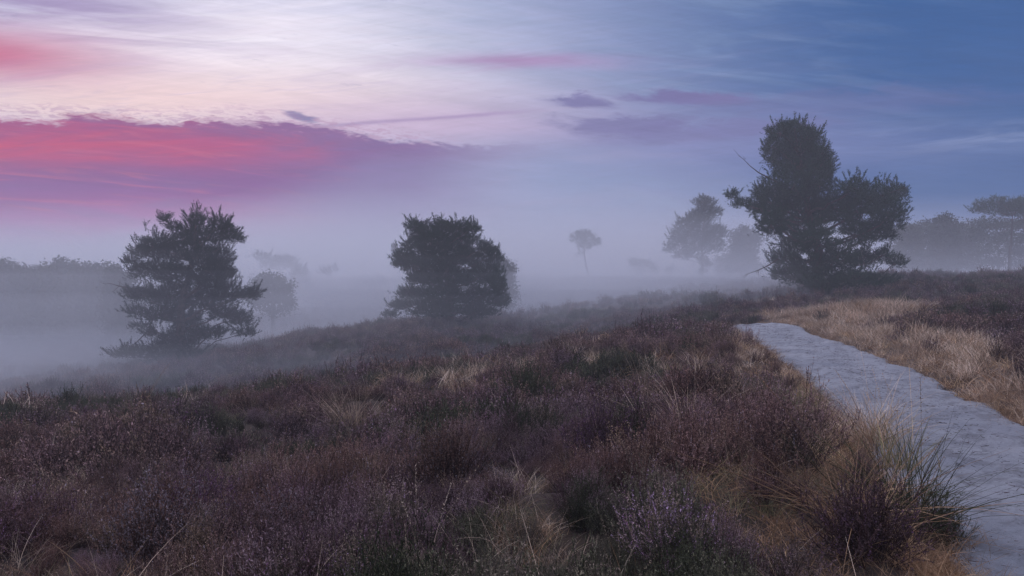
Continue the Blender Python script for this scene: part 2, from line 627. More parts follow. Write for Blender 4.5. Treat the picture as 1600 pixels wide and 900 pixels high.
def ribbons(g, rng, base, d, bend, L, W, nseg=3, mat=0, tip=0.2):
    """bent tapering blades"""
    n = len(base)
    L = np.broadcast_to(L, n)
    W = np.broadcast_to(W, n)
    side = unit(np.cross(d, rng.normal(size=(n, 3))))
    t = np.linspace(0, 1, nseg + 1)
    p = base[:, None] + d[:, None] * (L[:, None] * t)[..., None] + bend[:, None] * (t ** 2)[None, :, None] * L[:, None, None]
    w = (W[:, None] * (1 - (1 - tip) * t[None] ** 1.5) * 0.5)[..., None] * side[:, None]
    v = np.stack([p - w, p + w], 2).reshape(n, -1, 3)
    k = (np.arange(n) * (nseg + 1) * 2)[:, None, None]
    s = (np.arange(nseg) * 2)[None, :, None]
    f = (k + s + np.array([0, 1, 3, 2])[None, None]).reshape(-1, 4)
    g.add(v.reshape(-1, 3), f4=f, mat=mat)
    return p


def bits(g, rng, pos, d, L, W, mat=0):
    """small single-triangle leaves"""
    n = len(pos)
    L = np.broadcast_to(L, n)[:, None]
    W = np.broadcast_to(W, n)[:, None]
    side = unit(np.cross(d, rng.normal(size=(n, 3))))
    v = np.stack([pos - side * W * 0.5, pos + side * W * 0.5, pos + d * L], 1).reshape(-1, 3)
    g.add(v, f3=np.arange(n * 3).reshape(-1, 3), mat=mat)


def cone_dirs(rng, n, tmax, tmin=0.0):
    ph = rng.uniform(0, 2 * np.pi, n)
    th = rng.uniform(tmin, tmax, n)
    return np.stack([np.cos(ph) * np.sin(th), np.sin(ph) * np.sin(th), np.cos(th)], 1)


UP = np.array([0, 0, 1.0])


def heather_geo(seed, nmain, nside, nbit, wmul, leaf=1, flower=0.0, h=(0.24, 0.40), spread=1.15, bitmul=1.0, fmul=1.0):
    rng = np.random.default_rng(seed)
    g = Geo()
    d = cone_dirs(rng, nmain, spread)
    base = np.concatenate([rng.normal(0, 0.05, (nmain, 2)), np.full((nmain, 1), -0.04)], 1)
    L = rng.uniform(*h, nmain) * (1.0 - 0.25 * (1 - d[:, 2]))
    bend = UP * rng.uniform(0.05, 0.35, (nmain, 1)) + rng.normal(0, 0.10, (nmain, 3))
    ribbons(g, rng, base, d, bend, L, 0.005 * wmul, 3, 0, 0.3)
    t = rng.uniform(0.30, 1.0, (nmain, nside))
    p = base[:, None] + d[:, None] * (L[:, None] * t)[..., None] + bend[:, None] * (t ** 2 * L[:, None])[..., None]
    sd = unit(d[:, None] * 0.7 + UP * 0.55 + rng.normal(0, 0.38, (nmain, nside, 3)))
    p, sd = p.reshape(-1, 3), sd.reshape(-1, 3)
    ns = len(p)
    SL = rng.uniform(0.05, 0.13, ns)
    sb = UP * rng.uniform(0, 0.4, (ns, 1)) + rng.normal(0, 0.12, (ns, 3))
    ribbons(g, rng, p, sd, sb, SL, 0.0028 * wmul, 2, leaf, 0.4)
    tipm = np.repeat((t.reshape(-1) > 0.62)[:, None], max(nbit, 1), 1)
    if nbit:
        tt = rng.uniform(0.1, 1.05, (ns, nbit))
        bp = p[:, None] + sd[:, None] * (SL[:, None] * tt)[..., None] + sb[:, None] * (tt ** 2 * SL[:, None])[..., None]
        bd = unit(sd[:, None] * 0.9 + rng.normal(0, 0.6, (ns, nbit, 3)))
        isf = rng.random(ns) < flower
        isf = np.repeat(isf[:, None], nbit, 1)
        for mask, m, ll, ww in ((~isf & ~tipm, leaf, 0.012, 0.0050), (~isf & tipm, 3, 0.013, 0.0055), (isf, 2, 0.0095, 0.0075)):
            if mask.any():
                q, e = bp[mask], bd[mask]
                bits(g, rng, q, e, ll * bitmul * rng.uniform(0.6, 1.3, len(q)) * (fmul if m == 2 else 1), ww * bitmul * (fmul if m == 2 else 1), m)
    return g


def grass_geo(seed, n, h=(0.25, 0.5), w=0.0035, spread=0.7, bendmul=0.5, rad=0.06, mat=0, heads=0, nseg=5, headmat=0):
    rng = np.random.default_rng(seed)
    g = Geo()
    d = cone_dirs(rng, n, spread)
    base = np.concatenate([rng.normal(0, rad, (n, 2)), np.full((n, 1), -0.04)], 1)
    L = rng.uniform(*h, n)
    out = d * np.array([1, 1, 0]) + rng.normal(0, 0.12, (n, 3)) * np.array([1, 1, 0])
    bend = (unit(out) * rng.uniform(0.1, 1.0, (n, 1)) - UP * rng.uniform(0.0, 0.8, (n, 1))) * bendmul
    ribbons(g, rng, base, d, bend, L, w * rng.uniform(0.6, 1.3, n), nseg, mat, 0.15)
    if heads:
        k = rng.choice(n, heads, replace=False)
        d2 = unit(d[k] * 0.6 + UP)
        L2 = L[k] * 1.35
        b2 = unit(out[k]) * 0.25 - UP * 0.08
        ribbons(g, rng, base[k], d2, b2, L2, w * 0.6, 5, headmat, 0.5)
        for t in np.linspace(0.78, 1.0, 9):
            q = base[k] + d2 * (L2 * t)[:, None] + b2 * (t * t * L2)[:, None]
            for _ in range(2):
                bits(g, rng, q, unit(d2 + rng.normal(0, 0.6, d2.shape)), 0.012, 0.004, headmat)
    return g


def leafy_geo(seed, n=60, leafs=14, h=(0.2, 0.45), size=0.03, spread=1.2):
    rng = np.random.default_rng(seed)
    g = Geo()
    d = cone_dirs(rng, n, spread)
    base = np.concatenate([rng.normal(0, 0.08, (n, 2)), np.full((n, 1), -0.04)], 1)
    L = rng.uniform(*h, n)
    bend = UP * 0.1 + rng.normal(0, 0.2, (n, 3))
    ribbons(g, rng, base, d, bend, L, 0.005, 3, 0, 0.4)
    t = rng.uniform(0.3, 1.0, (n, leafs))
    p = (base[:, None] + d[:, None] * (L[:, None] * t)[..., None] + bend[:, None] * (t ** 2 * L[:, None])[..., None]).reshape(-1, 3)
    ld = unit(rng.normal(size=p.shape) + UP * 0.3)
    sd = unit(np.cross(ld, rng.normal(size=p.shape)))
    s = (size * rng.uniform(0.6, 1.2, len(p)))[:, None]
    v = np.stack([p, p + ld * s * 0.5 + sd * s * 0.33, p + ld * s, p + ld * s * 0.5 - sd * s * 0.33], 1).reshape(-1, 3)
    g.add(v, f4=np.arange(len(v)).reshape(-1, 4), mat=1)
    return g


# ------------------------------------------------------------------ the ground sheet and the path
def build_ground():
    fr = np.concatenate([np.arange(0.4, 3, 0.12), 3 * 1.0115 ** np.arange(0, 520)])
    fr = fr[fr < 950]
    a1 = np.radians(np.arange(-54, 54.01, 0.28))
    a2 = np.radians(np.arange(54, 306, 3.0))[1:]
    an = np.concatenate([a1, a2])
    A, R = np.meshgrid(an, fr)
    X, Y = R * np.sin(A), R * np.cos(A)
    Z = H(X, Y)
    nr, na = X.shape
    v = np.stack([X, Y, Z], -1).reshape(-1, 3)
    v = np.vstack([v, [[0, 0, float(H(np.zeros(1), np.zeros(1))[0])]]])
    i, j = np.meshgrid(np.arange(nr - 1), np.arange(na), indexing='ij')
    j2 = (j + 1) % na
    f = np.stack([i * na + j, i * na + j2, (i + 1) * na + j2, (i + 1) * na + j], -1).reshape(-1, 4)[:, ::-1]
    c = nr * na
    jj = np.arange(na)
    t = np.stack([np.full(na, c), (jj + 1) % na, jj], -1)[:, ::-1]
    g = Geo()
    g.add(v, f4=f, f3=t)
    link('ground', g.mesh('ground', [MAT['soil']], True), kind='structure')


def build_path():
    s = np.concatenate([[0], np.cumsum(np.linalg.norm(np.diff(PC, axis=0), axis=1))])
    u = np.arange(0, s[-1], 0.06)
    cx, cy = np.interp(u, s, PC[:, 0]), np.interp(u, s, PC[:, 1])
    nx, ny = np.interp(u, s, PN[:, 0]), np.interp(u, s, PN[:, 1])
    q = np.linspace(-1, 1, 41) * (HALF + 0.16)
    X = cx[:, None] + nx[:, None] * q[None]
    Y = cy[:, None] + ny[:, None] * q[None]
    edge = np.abs(q)[None] + 0.09 * fbm(X * 1.3, Y * 1.3, 3, 77) + 0.05 * fbm(X * 7, Y * 7, 3, 78)
    Z = path_h(X, Y) - 0.16 * smooth01(HALF - 0.16, HALF + 0.16, edge)
    Z = Z + 0.018 * fbm(X / 0.33, Y / 0.33, 4, 31) + 0.012 * fbm(X / 1.1, Y / 1.1, 2, 33)
    Z = Z - 0.02 * np.exp(-((q[None] - 0.1) / 0.3) ** 2)
    # trodden dents
    rng = np.random.default_rng(4)
    for k in range(420):
        i = rng.integers(0, len(u))
        o = rng.uniform(-0.75, 0.75)
        px, py = cx[i] + nx[i] * o, cy[i] + ny[i] * o
        a, b = slice(max(0, i - 6), i + 7), slice(None)
        d2 = ((X[a] - px) / 0.055) ** 2 + ((Y[a] - py) / 0.10) ** 2
        Z[a] -= 0.028 * np.exp(-d2) - 0.006 * np.exp(-((np.sqrt(d2) - 1.5) ** 2) * 3)
    nr, na = X.shape
    i, j = np.meshgrid(np.arange(nr - 1), np.arange(na - 1), indexing='ij')
    f = np.stack([i * na + j, i * na + j + 1, (i + 1) * na + j + 1, (i + 1) * na + j], -1).reshape(-1, 4)
    g = Geo()
    g.add(np.stack([X, Y, Z], -1).reshape(-1, 3), f4=f)
    link('path', g.mesh('path', [MAT['sand']], True), kind='structure')


build_ground()
build_path()

# ------------------------------------------------------------------ haze and the banks of ground mist
FOG = (0.95, 0.972, 1.0)


def build_haze():
    me = bpy.data.meshes.new('haze')
    x, y0, y1, z0, z1 = 1000, -1000, 1000, -8.0, 16.0
    v = [(sx * x, y, z) for z in (z0, z1) for sx, y in ((-1, y0), (1, y0), (1, y1), (-1, y1))]
    me.from_pydata(v, [], [(0, 3, 2, 1), (4, 5, 6, 7), (0, 1, 5, 4), (1, 2, 6, 5), (2, 3, 7, 6), (3, 0, 4, 7)])
    me.materials.append(vol_mat('haze_air', HAZE_DENSITY, FOG))
    link('haze', me, kind='stuff', label='thin morning haze lying over the whole heath')


def build_wisp(centre, radii, density, label):
    """a low drifting lens of mist, thinning to nothing at its rim"""
    import bmesh
    bm = bmesh.new()
    bmesh.ops.create_uvsphere(bm, u_segments=64, v_segments=32, radius=1.0)
    for v in bm.verts:
        w = 1 + 0.18 * math.sin(v.co.x * 5 + centre[0]) * math.cos(v.co.y * 4)
        v.co = (v.co.x * radii[0] * w + centre[0], v.co.y * radii[1] * w + centre[1], v.co.z * radii[2] + centre[2])
    me = bpy.data.meshes.new('mist_wisp')
    bm.to_mesh(me)
    bm.free()
    me.materials.append(vol_mat('mist_wisp_air', density, FOG))
    link('mist_wisp', me, kind='stuff', label=label)


def build_mist(name, foot, back, lean, top, density, label):
    """a flat-topped bank of mist over an outline on the ground; its near side leans back as it rises"""
    n = len(foot)
    v = [(x, y + back, -7.5) for x, y in foot] + \
        [(x, y + (back + lean if y < 300 else 0), top) for x, y in foot]
    f = [tuple(range(n))[::-1], tuple(range(n, 2 * n))] + [(i, (i + 1) % n, n + (i + 1) % n, n + i) for i in range(n)]
    me = bpy.data.meshes.new(name)
    me.from_pydata(v, [], f)
    me.materials.append(vol_mat(name + '_air', density, FOG))
    link(name, me, kind='stuff', label=label)


build_haze()
build_wisp((-38, 44, -2.7), (24, 6, 1.0), 0.07, 'drifting streak of mist low in the hollow on the left')
build_wisp((-22, 38, -2.0), (12, 4, 0.8), 0.08, 'small streak of mist between the two left pines')
build_wisp((-30, 72, -0.9), (34, 8, 0.9), 0.05, 'streak of mist on the valley floor behind the low round bush')
build_wisp((6, 68, 0.2), (26, 8, 1.3), 0.05, 'streak of mist beneath the lone slender pine')
FAR = [(-700, 120), (-80, 55), (-20, 38), (8, 32), (30, 42), (120, 46), (700, 60), (700, 940), (-700, 940)]
NEAR = [(-300, -6), (-16, 14), (-4, 22), (7, 28), (16, 31), (30, 43), (60, 50), (300, 60), (300, 420), (-300, 420)]
build_mist('mist_bank', FAR, 1, 34, 9.0, BANK_DENSITY * 0.60, 'thick bank of mist standing over the far heath')
build_mist('mist_bank', FAR, 12, 50, 15.0, BANK_DENSITY * 0.55, 'taller thinner veil of mist over the far heath')
build_mist('valley_mist', NEAR, 0, 4, -1.1, VALLEY_DENSITY * 1.2, 'low white mist lying at the bottom of the hollow on the left')
MIDDLE = [(5, 27), (9, 29), (15, 34), (21, 44), (28, 58), (28, 74), (-26, 74), (-14, 45)]
build_mist('slope_mist', MIDDLE, 0, 9, 2.3, 0.023, 'mist lying on the slope behind the crest of the heather')
CENTRE = [(-20, 44), (18, 38), (46, 62), (260, 500), (-345, 500)]
build_mist('mist_bank', CENTRE, 2, 70, 24.0, 0.0038, 'tall thin veil of mist rising over the middle of the heath')
for back, top, dens, lab in ((1, 1.0, .16, 'white mist filling the hollow on the left'), (1.5, 2.1, .16, 'mist over the hollow reaching the lower boughs'),
                             (2, 2.9, .14, 'thin mist about the middle of the left pines'), (3, 3.7, .12, 'thin mist about the upper boughs of the left pines'),
                             (4, 4.6, .10, 'fading mist about the tops of the left pines'), (5, 5.8, .08, 'faint upper mist above the left pines')):
    build_mist('valley_mist', NEAR, back, 7, top, VALLEY_DENSITY * dens * 1.25, lab)






# ------------------------------------------------------------------ scattering of the ground cover
def gn_scatter(name, P, R, Sc, I, protos, **props):
    src = bpy.data.collections.new(name + '_sources')
    for k, me in enumerate(protos):
        o = bpy.data.objects.new('%s_source_%02d' % (name, k), me)
        src.objects.link(o)
    me = bpy.data.meshes.new(name)
    me.vertices.add(len(P))
    me.vertices.foreach_set('co', P.astype(np.float32).ravel())
    a = me.attributes.new('turn', 'FLOAT_VECTOR', 'POINT')
    a.data.foreach_set('vector', R.astype(np.float32).ravel())
    a = me.attributes.new('size', 'FLOAT_VECTOR', 'POINT')
    a.data.foreach_set('vector', Sc.astype(np.float32).ravel())
    a = me.attributes.new('pick', 'INT', 'POINT')
    a.data.foreach_set('value', I.astype(np.int32))
    o = link(name, me, **props)
    ng = bpy.data.node_groups.new(name, 'GeometryNodeTree')
    ng.interface.new_socket('Geometry', in_out='INPUT', socket_type='NodeSocketGeometry')
    ng.interface.new_socket('Geometry', in_out='OUTPUT', socket_type='NodeSocketGeometry')
    N = ng.nodes
    gi, go = N.new('NodeGroupInput'), N.new('NodeGroupOutput')
    ip = N.new('GeometryNodeInstanceOnPoints')
    ci = N.new('GeometryNodeCollectionInfo')
    ci.inputs['Collection'].default_value = src
    ci.inputs['Separate Children'].default_value = True
    ci.inputs['Reset Children'].default_value = True
    ip.inputs['Pick Instance'].default_value = True

    def attr(nm, typ):
        n = N.new('GeometryNodeInputNamedAttribute')
        n.data_type = typ
        n.inputs['Name'].default_value = nm
        return n.outputs['Attribute']
    L = ng.links
    L.new(gi.outputs[0], ip.inputs['Points'])
    L.new(ci.outputs[0], ip.inputs['Instance'])
    L.new(attr('pick', 'INT'), ip.inputs['Instance Index'])
    L.new(attr('turn', 'FLOAT_VECTOR'), ip.inputs['Rotation'])
    L.new(attr('size', 'FLOAT_VECTOR'), ip.inputs['Scale'])
    L.new(ip.outputs[0], go.inputs[0])
    md = o.modifiers.new('scatter', 'NODES')
    md.node_group = ng
    return o


def polar_points(rng, r0, r1, dens, half=52):
    """jittered points in a wedge in front of the viewer, dens per square metre"""
    ha = math.radians(half)
    n = int(ha * (r1 * r1 - r0 * r0) * dens)
    r = np.sqrt(rng.uniform(r0 * r0, r1 * r1, n))
    a = rng.uniform(-ha, ha, n)
    return r * np.sin(a), r * np.cos(a)


def zones(x, y):
    """0 heather, 1 golden grass on the right, 2 verge left of the path, 3 pale grass in the heath, 4 path, 5 rusty mat"""
    pd = path_dist(x, y)
    nz = fbm(x / 1.7, y / 1.7, 3, 50)
    z = np.zeros(len(x), int)
    near = y < 33
    wid = np.interp(y, [0, 8, 13, 20, 26, 32], [2.2, 2.5, 2.6, 3.2, 3.8, 2.0])
    z[(pd > 0) & (pd < HALF + wid + 0.55 * nz) & near] = 1
    z[(pd > HALF + 0.9) & (fbm(x / 1.1 + 9, y / 1.1, 2, 57) > 0.33)] = 0
    z[(z == 1) & (y > 27.5) & (x < 10.4)] = 0
    z[(pd < 0) & (pd > -(HALF + 1.25 + 0.70 * nz)) & near] = 2
    z[((x + 0.3 + 0.25 * (y - 16)) / 2.6) ** 2 + ((y - 16.0) / 2.2) ** 2 < 0.9 + 0.8 * nz] = 3
    thr = 0.80 - 0.42 * np.exp(-((pd + 3.0) / 2.2) ** 2) - 0.15 * (np.abs(y - 17) < 4)
    z[(pd < -1.5) & (y < 24) & (np.hypot(x, y) > 2.6) & (fbm(x / 0.9 + 3, y / 0.9, 3, 58) > thr - 0.14)] = 3
    z[((x + 6.2) / 0.8) ** 2 + ((y - 14.3) / 0.5) ** 2 < 1 + 0.5 * nz] = 3
    z[((x - 13.2) / 3.0) ** 2 + ((y - 27) / 2.0) ** 2 < 1 + 0.6 * nz] = 1
    z[((x - 17.0) / 4.0) ** 2 + ((y - 41) / 0.9) ** 2 < 1 + 0.6 * nz] = 3
    z[((x + 13) / 5.0) ** 2 + ((y - 39) / 1.4) ** 2 < 1 + 0.6 * nz] = 3
    z[(np.hypot(x - 3.0, y - 6.0) < 0.75 + 0.35 * nz)] = 5
    z[(np.hypot(x - 2.1, y - 4.2) < 0.6 + 0.4 * nz)] = 5
    z[np.abs(pd) < HALF + 0.02] = 4
    return z, pd


def cover():
    rng = np.random.default_rng(11)
    hm = [MAT['heather_stem'], MAT['heather_leaf'], MAT['heather_flower'], MAT['heather_tip']]
    hr = [MAT['heather_stem'], MAT['heather_red'], MAT['heather_dry'], MAT['heather_tip_rust']]
    hg = [MAT['heather_stem'], MAT['heather_green'], MAT['heather_flower'], MAT['heather_tip_green']]
    near = [heather_geo(1, 95, 7, 11, 1.0, flower=.05).mesh('hn0', hm), heather_geo(2, 95, 7, 11, 1.0, flower=0.05).mesh('hn1', hr),
            heather_geo(3, 95, 7, 11, 1.0).mesh('hn2', hg), heather_geo(4, 100, 7, 11, 1.0, flower=0.16).mesh('hn3', hm),
            heather_geo(5, 90, 7, 11, 1.0, flower=0.03, h=(0.2, 0.46)).mesh('hn4', hr)]
    mid = [heather_geo(11, 60, 6, 4, 2.0, bitmul=1.9, flower=.08).mesh('hm0', hm), heather_geo(12, 60, 6, 4, 2.0, flower=0.06, bitmul=1.9).mesh('hm1', hr),
           heather_geo(13, 60, 6, 4, 2.0, bitmul=1.9).mesh('hm2', hg), heather_geo(14, 60, 6, 4, 2.0, flower=0.20, bitmul=1.9).mesh('hm3', hm),
           heather_geo(15, 60, 6, 4, 2.0, h=(0.2, 0.46), bitmul=1.9).mesh('hm4', hr)]
    far = [heather_geo(21, 46, 4, 2, 4.0, bitmul=3.5, flower=.08).mesh('hf0', hm), heather_geo(22, 46, 4, 2, 4.0, bitmul=3.5).mesh('hf1', hr),
           heather_geo(23, 46, 4, 2, 4.0, bitmul=3.5).mesh('hf2', hg), heather_geo(24, 46, 4, 2, 4.0, bitmul=3.5, flower=.05).mesh('hf3', hm),
           heather_geo(25, 46, 4, 2, 4.0, bitmul=3.5, h=(0.2, 0.46)).mesh('hf4', hr)]
    P, I, K = [], [], []
    for r0, r1, dens, lod, sc in ((1.15, 8, 26, 0, 0.74), (8, 18, 20, 1, 0.82), (18, 42, 10, 2, 0.92), (42, 125, 1.7, 2, 1.2)):
        x, y = polar_points(rng, r0, r1, dens)
        z, pd = zones(x, y)
        keep = (z == 0) | ((z == 2) & (rng.random(len(x)) < 0.10) & (pd < -HALF - 0.45)) | ((z == 3) & (rng.random(len(x)) < 0.30)) \
            | ((z == 5) & (rng.random(len(x)) < 0.15))
        keep &= np.abs(pd) > HALF + 0.12 * sc
        x, y = x[keep], y[keep]
        # cushions: taller in some places, thin and hollow in others
        hump = fbm(x / 1.25, y / 1.25, 2, 60) * 1.15
        gap = fbm(x / 0.8 + 40, y / 0.8, 2, 61)
        k2 = (gap > -9)
        x, y, hump = x[k2], y[k2], hump[k2]
        s = sc * (0.86 + np.interp(np.hypot(x, y), [5, 18, 26], [0.60, 0.52, 0.28]) * np.clip(hump, -0.75, 1.0)) * rng.uniform(0.75, 1.2, len(x))
        if r0 < 5:
            s *= np.interp(np.hypot(x, y), [1.2, 2.4], [0.6, 1.0])
        typ = fbm(x / 2.2, y / 2.2, 3, 70) * 1.35 + rng.normal(0, 0.11, len(x)) + 0.45 * np.exp(-((y - 20) / 4.5) ** 2) * (x > -5)
        v = np.select([typ < -0.42, typ < -0.02, typ < 0.30, typ < 0.60], [2, 0, 3, 1], 4)
        P.append(np.stack([x, y, H(x, y)], 1))
        K.append(s)
        I.append(v + lod * 5)
    P, K, I = np.concatenate(P), np.concatenate(K), np.concatenate(I)
    n = len(P)
    R = np.stack([rng.normal(0, .10, n), rng.normal(0, .10, n), rng.uniform(0, 6.28, n)], 1)
    Sc = np.stack([K * rng.uniform(.9, 1.15, n), K * rng.uniform(.9, 1.15, n), K * rng.uniform(.8, 1.15, n)], 1)
    gn_scatter('heather', P, R, Sc, I, near + mid + far, kind='stuff', label='dark purple brown heather covering the rolling heath')
    print('heather clumps', n)

    # grass: golden strip, verge, pale patches, strays between the heather
    gm = [MAT['straw'], MAT['straw_warm'], MAT['sedge']]
    gp = [grass_geo(31, 70, (0.22, 0.50), 0.0032, 0.75, 0.7, 0.09).mesh('gn0', gm),
          grass_geo(32, 70, (0.18, 0.42), 0.0032, 0.9, 0.8, 0.09, mat=1).mesh('gn1', gm),
          grass_geo(33, 60, (0.18, 0.40), 0.0038, 0.7, 0.6, 0.08, mat=2).mesh('gn2', gm),
          grass_geo(34, 50, (0.25, 0.55), 0.010, 0.75, 0.6, 0.16).mesh('gf0', gm),
          grass_geo(35, 50, (0.20, 0.45), 0.010, 0.9, 0.7, 0.16, mat=1).mesh('gf1', gm),
          grass_geo(36, 12, (0.35, 0.60), 0.0028, 0.5, 0.6, 0.04, heads=5).mesh('gs0', gm),
          grass_geo(37, 130, (0.05, 0.16), 0.0042, 1.35, 0.6, 0.14, mat=1).mesh('gm0', gm)]
    P, I, K = [], [], []

    def put(x, y, v, s):
        P.append(np.stack([x, y, H(x, y)], 1))
        I.append(np.broadcast_to(v, len(x)))
        K.append(s)
    for r0, r1, dens in ((2, 12, 60), (12, 35, 18), (35, 50, 5)):
        x, y = polar_points(rng, r0, r1, dens)
        z, pd = zones(x, y)
        farr = r0 >= 12
        tall = 0.5 + 0.5 * fbm(x / 1.6, y / 1.6, 2, 80)
        m = z == 1
        # short and trodden beside the path, tall and loose against the heather
        edge = smooth01(HALF, HALF + 1.6, pd)
        s = (0.52 + 0.60 * edge * (0.35 + 0.65 * tall)) * rng.uniform(0.7, 1.2, len(x)) * (1.15 if farr else 1)
        v = np.where(rng.random(len(x)) < 0.6, 3 if farr else 0, 4 if farr else 1)
        put(x[m], y[m], v[m], s[m])
        m = (z == 2) & (rng.random(len(x)) < 0.75)
        e2 = smooth01(HALF, HALF + 0.7, -pd)
        s = (0.42 + 0.62 * e2 * (0.3 + 0.7 * tall)) * rng.uniform(0.6, 1.2, len(x))
        v = np.select([rng.random(len(x)) < 0.35, rng.random(len(x)) < 0.4], [2, 0], 1) if not farr else np.where(rng.random(len(x)) < .3, 3, 4)
        put(x[m], y[m], v[m], s[m])
        m = (z == 3) & (rng.random(len(x)) < 0.8)
        put(x[m], y[m], np.where(rng.random(len(x)) < 0.55, 3 if farr else 0, np.where(rng.random(len(x)) < .35, 2, 4 if farr else 1))[m],
            (0.78 * rng.uniform(0.5, 1.3, len(x)))[m])
        # low mat right up to both edges of the sand
        ed = (np.abs(np.abs(pd) - HALF - 0.12) < 0.28) & (y < 34)
        put(x[ed], y[ed], np.where(rng.random(len(x)) < 0.7, 6, 1)[ed], (0.75 * rng.uniform(0.5, 1.3, len(x)))[ed])
        m = (z == 5)
        put(x[m], y[m], np.where(rng.random(len(x)) < 0.75, 6, 1)[m], (0.8 * rng.uniform(0.6, 1.3, len(x)))[m])
    # strays in the heather
    x, y = polar_points(rng, 2.2, 26, 2.8)
    z, pd = zones(x, y)
    wgt = 0.12 + smooth01(-0.1, 0.8, fbm(x / 3.0, y / 3.0, 2, 90)) * 0.7 + 0.7 * np.exp(-((pd + 2.2) / 1.6) ** 2)
    r = np.hypot(x, y)
    m = (z == 0) & (rng.random(len(x)) < wgt) & (r > 3.2)
    v = np.where(r > 13, np.where(rng.random(len(x)) < .5, 3, 4), np.select([rng.random(len(x)) < .12, rng.random(len(x)) < .45, rng.random(len(x)) < .5], [5, 0, 1], 2))
    put(x[m], y[m], v[m], (rng.uniform(0.75, 1.25, len(x)))[m])
    P, K, I = np.concatenate(P), np.concatenate(K), np.concatenate(I)
    n = len(P)
    R = np.stack([rng.normal(0, .14, n), rng.normal(0, .14, n), rng.uniform(0, 6.28, n)], 1)
    Sc = np.stack([np.maximum(K, .6), np.maximum(K, .6), K], 1)
    gn_scatter('dry_grass', P, R, Sc, I, gp, kind='stuff', label='straw coloured grass along both sides of the sandy path')
    print('grass tufts', n)

    # twigs and crumbs trodden into the sand
    g = Geo()
    nn = 11000
    u = rng.uniform(0, 1, nn) ** 1.3
    k = (u * (len(PC) - 60)).astype(int) + 30
    o = np.clip(rng.normal(0, 0.9, nn), -1, 1) * 0.97
    x = PC[k, 0] + PN[k, 0] * o + rng.normal(0, .1, nn)
    y = PC[k, 1] + PN[k, 1] * o + rng.normal(0, .1, nn)
    zz = path_h(x, y) + 0.018 * fbm(x / 0.33, y / 0.33, 4, 31) + 0.012 * fbm(x / 1.1, y / 1.1, 2, 33) - 0.004
    a = rng.uniform(0, 6.28, nn)
    d = np.stack([np.cos(a), np.sin(a), rng.uniform(0, .12, nn)], 1)
    ribbons(g, rng, np.stack([x, y, zz], 1), d, rng.normal(0, .2, (nn, 3)) * np.array([1, 1, 0]), rng.uniform(0.008, 0.06, nn) * rng.uniform(.4, 1.6, nn), 0.0055, 2, 0, .4)
    link('path_litter', g.mesh('path_litter', [MAT['heather_stem']]), kind='stuff', label='dark twigs and crumbs of heather strewn on the sand')


cover()


# ------------------------------------------------------------------ trees
def tube(g, pts, rad, sides=7, mat=0):
    pts = np.asarray(pts, float)
    n = len(pts)
    T = unit(np.gradient(pts, axis=0))
    ref = np.array([0.3, 1.0, 0.2])
    A = unit(np.cross(T, ref))
    B = np.cross(T, A)
    th = np.linspace(0, 2 * np.pi, sides, endpoint=False)
    rad = np.broadcast_to(rad, n)
    v = pts[:, None] + (A[:, None] * np.cos(th)[None, :, None] + B[:, None] * np.sin(th)[None, :, None]) * rad[:, None, None]
    i, j = np.meshgrid(np.arange(n - 1), np.arange(sides), indexing='ij')
    j2 = (j + 1) % sides
    f = np.stack([i * sides + j, i * sides + j2, (i + 1) * sides + j2, (i + 1) * sides + j], -1).reshape(-1, 4)
    g.add(v.reshape(-1, 3), f4=f, mat=mat)


def curve(a, b, rng, sag=0.15, n=7):
    a, b = np.asarray(a, float), np.asarray(b, float)
    t = np.linspace(0, 1, n)[:, None]
    L = np.linalg.norm(b - a)
    mid = rng.normal(0, 0.10, 3) * L + np.array([0, 0, sag * L])
    w = rng.normal(0, 0.02, (n, 3)) * L
    w[0] = w[-1] = 0
    return a + (b - a) * t + mid * (4 * t * (1 - t)) * 0.5 + w


def shoots(g, rng, P, A, L, NL, NW, nn):
    """bottle-brush shoots: needles set round a short axis"""
    n = len(P)
    t = rng.uniform(0.0, 1.0, (n, nn))
    pos = P[:, None] + A[:, None] * (t * L[:, None])[..., None]
    d = unit(A[:, None] * 0.75 + unit(rng.normal(size=(n, nn, 3))) * 0.85)
    bits(g, rng, pos.reshape(-1, 3), d.reshape(-1, 3), (NL[:, None] * rng.uniform(.7, 1.2, (n, nn))).ravel(),
         np.repeat(NW, nn), 0)


def leaf_blobs(g, rng, P, L, nn):
    n = len(P)
    pos = (P[:, None] + rng.normal(size=(n, nn, 3)) * L[:, None, None] * 0.45).reshape(-1, 3)
    bits(g, rng, pos, unit(rng.normal(size=pos.shape)), np.repeat(L, nn) * 0.42, np.repeat(L, nn) * 0.30, 0)


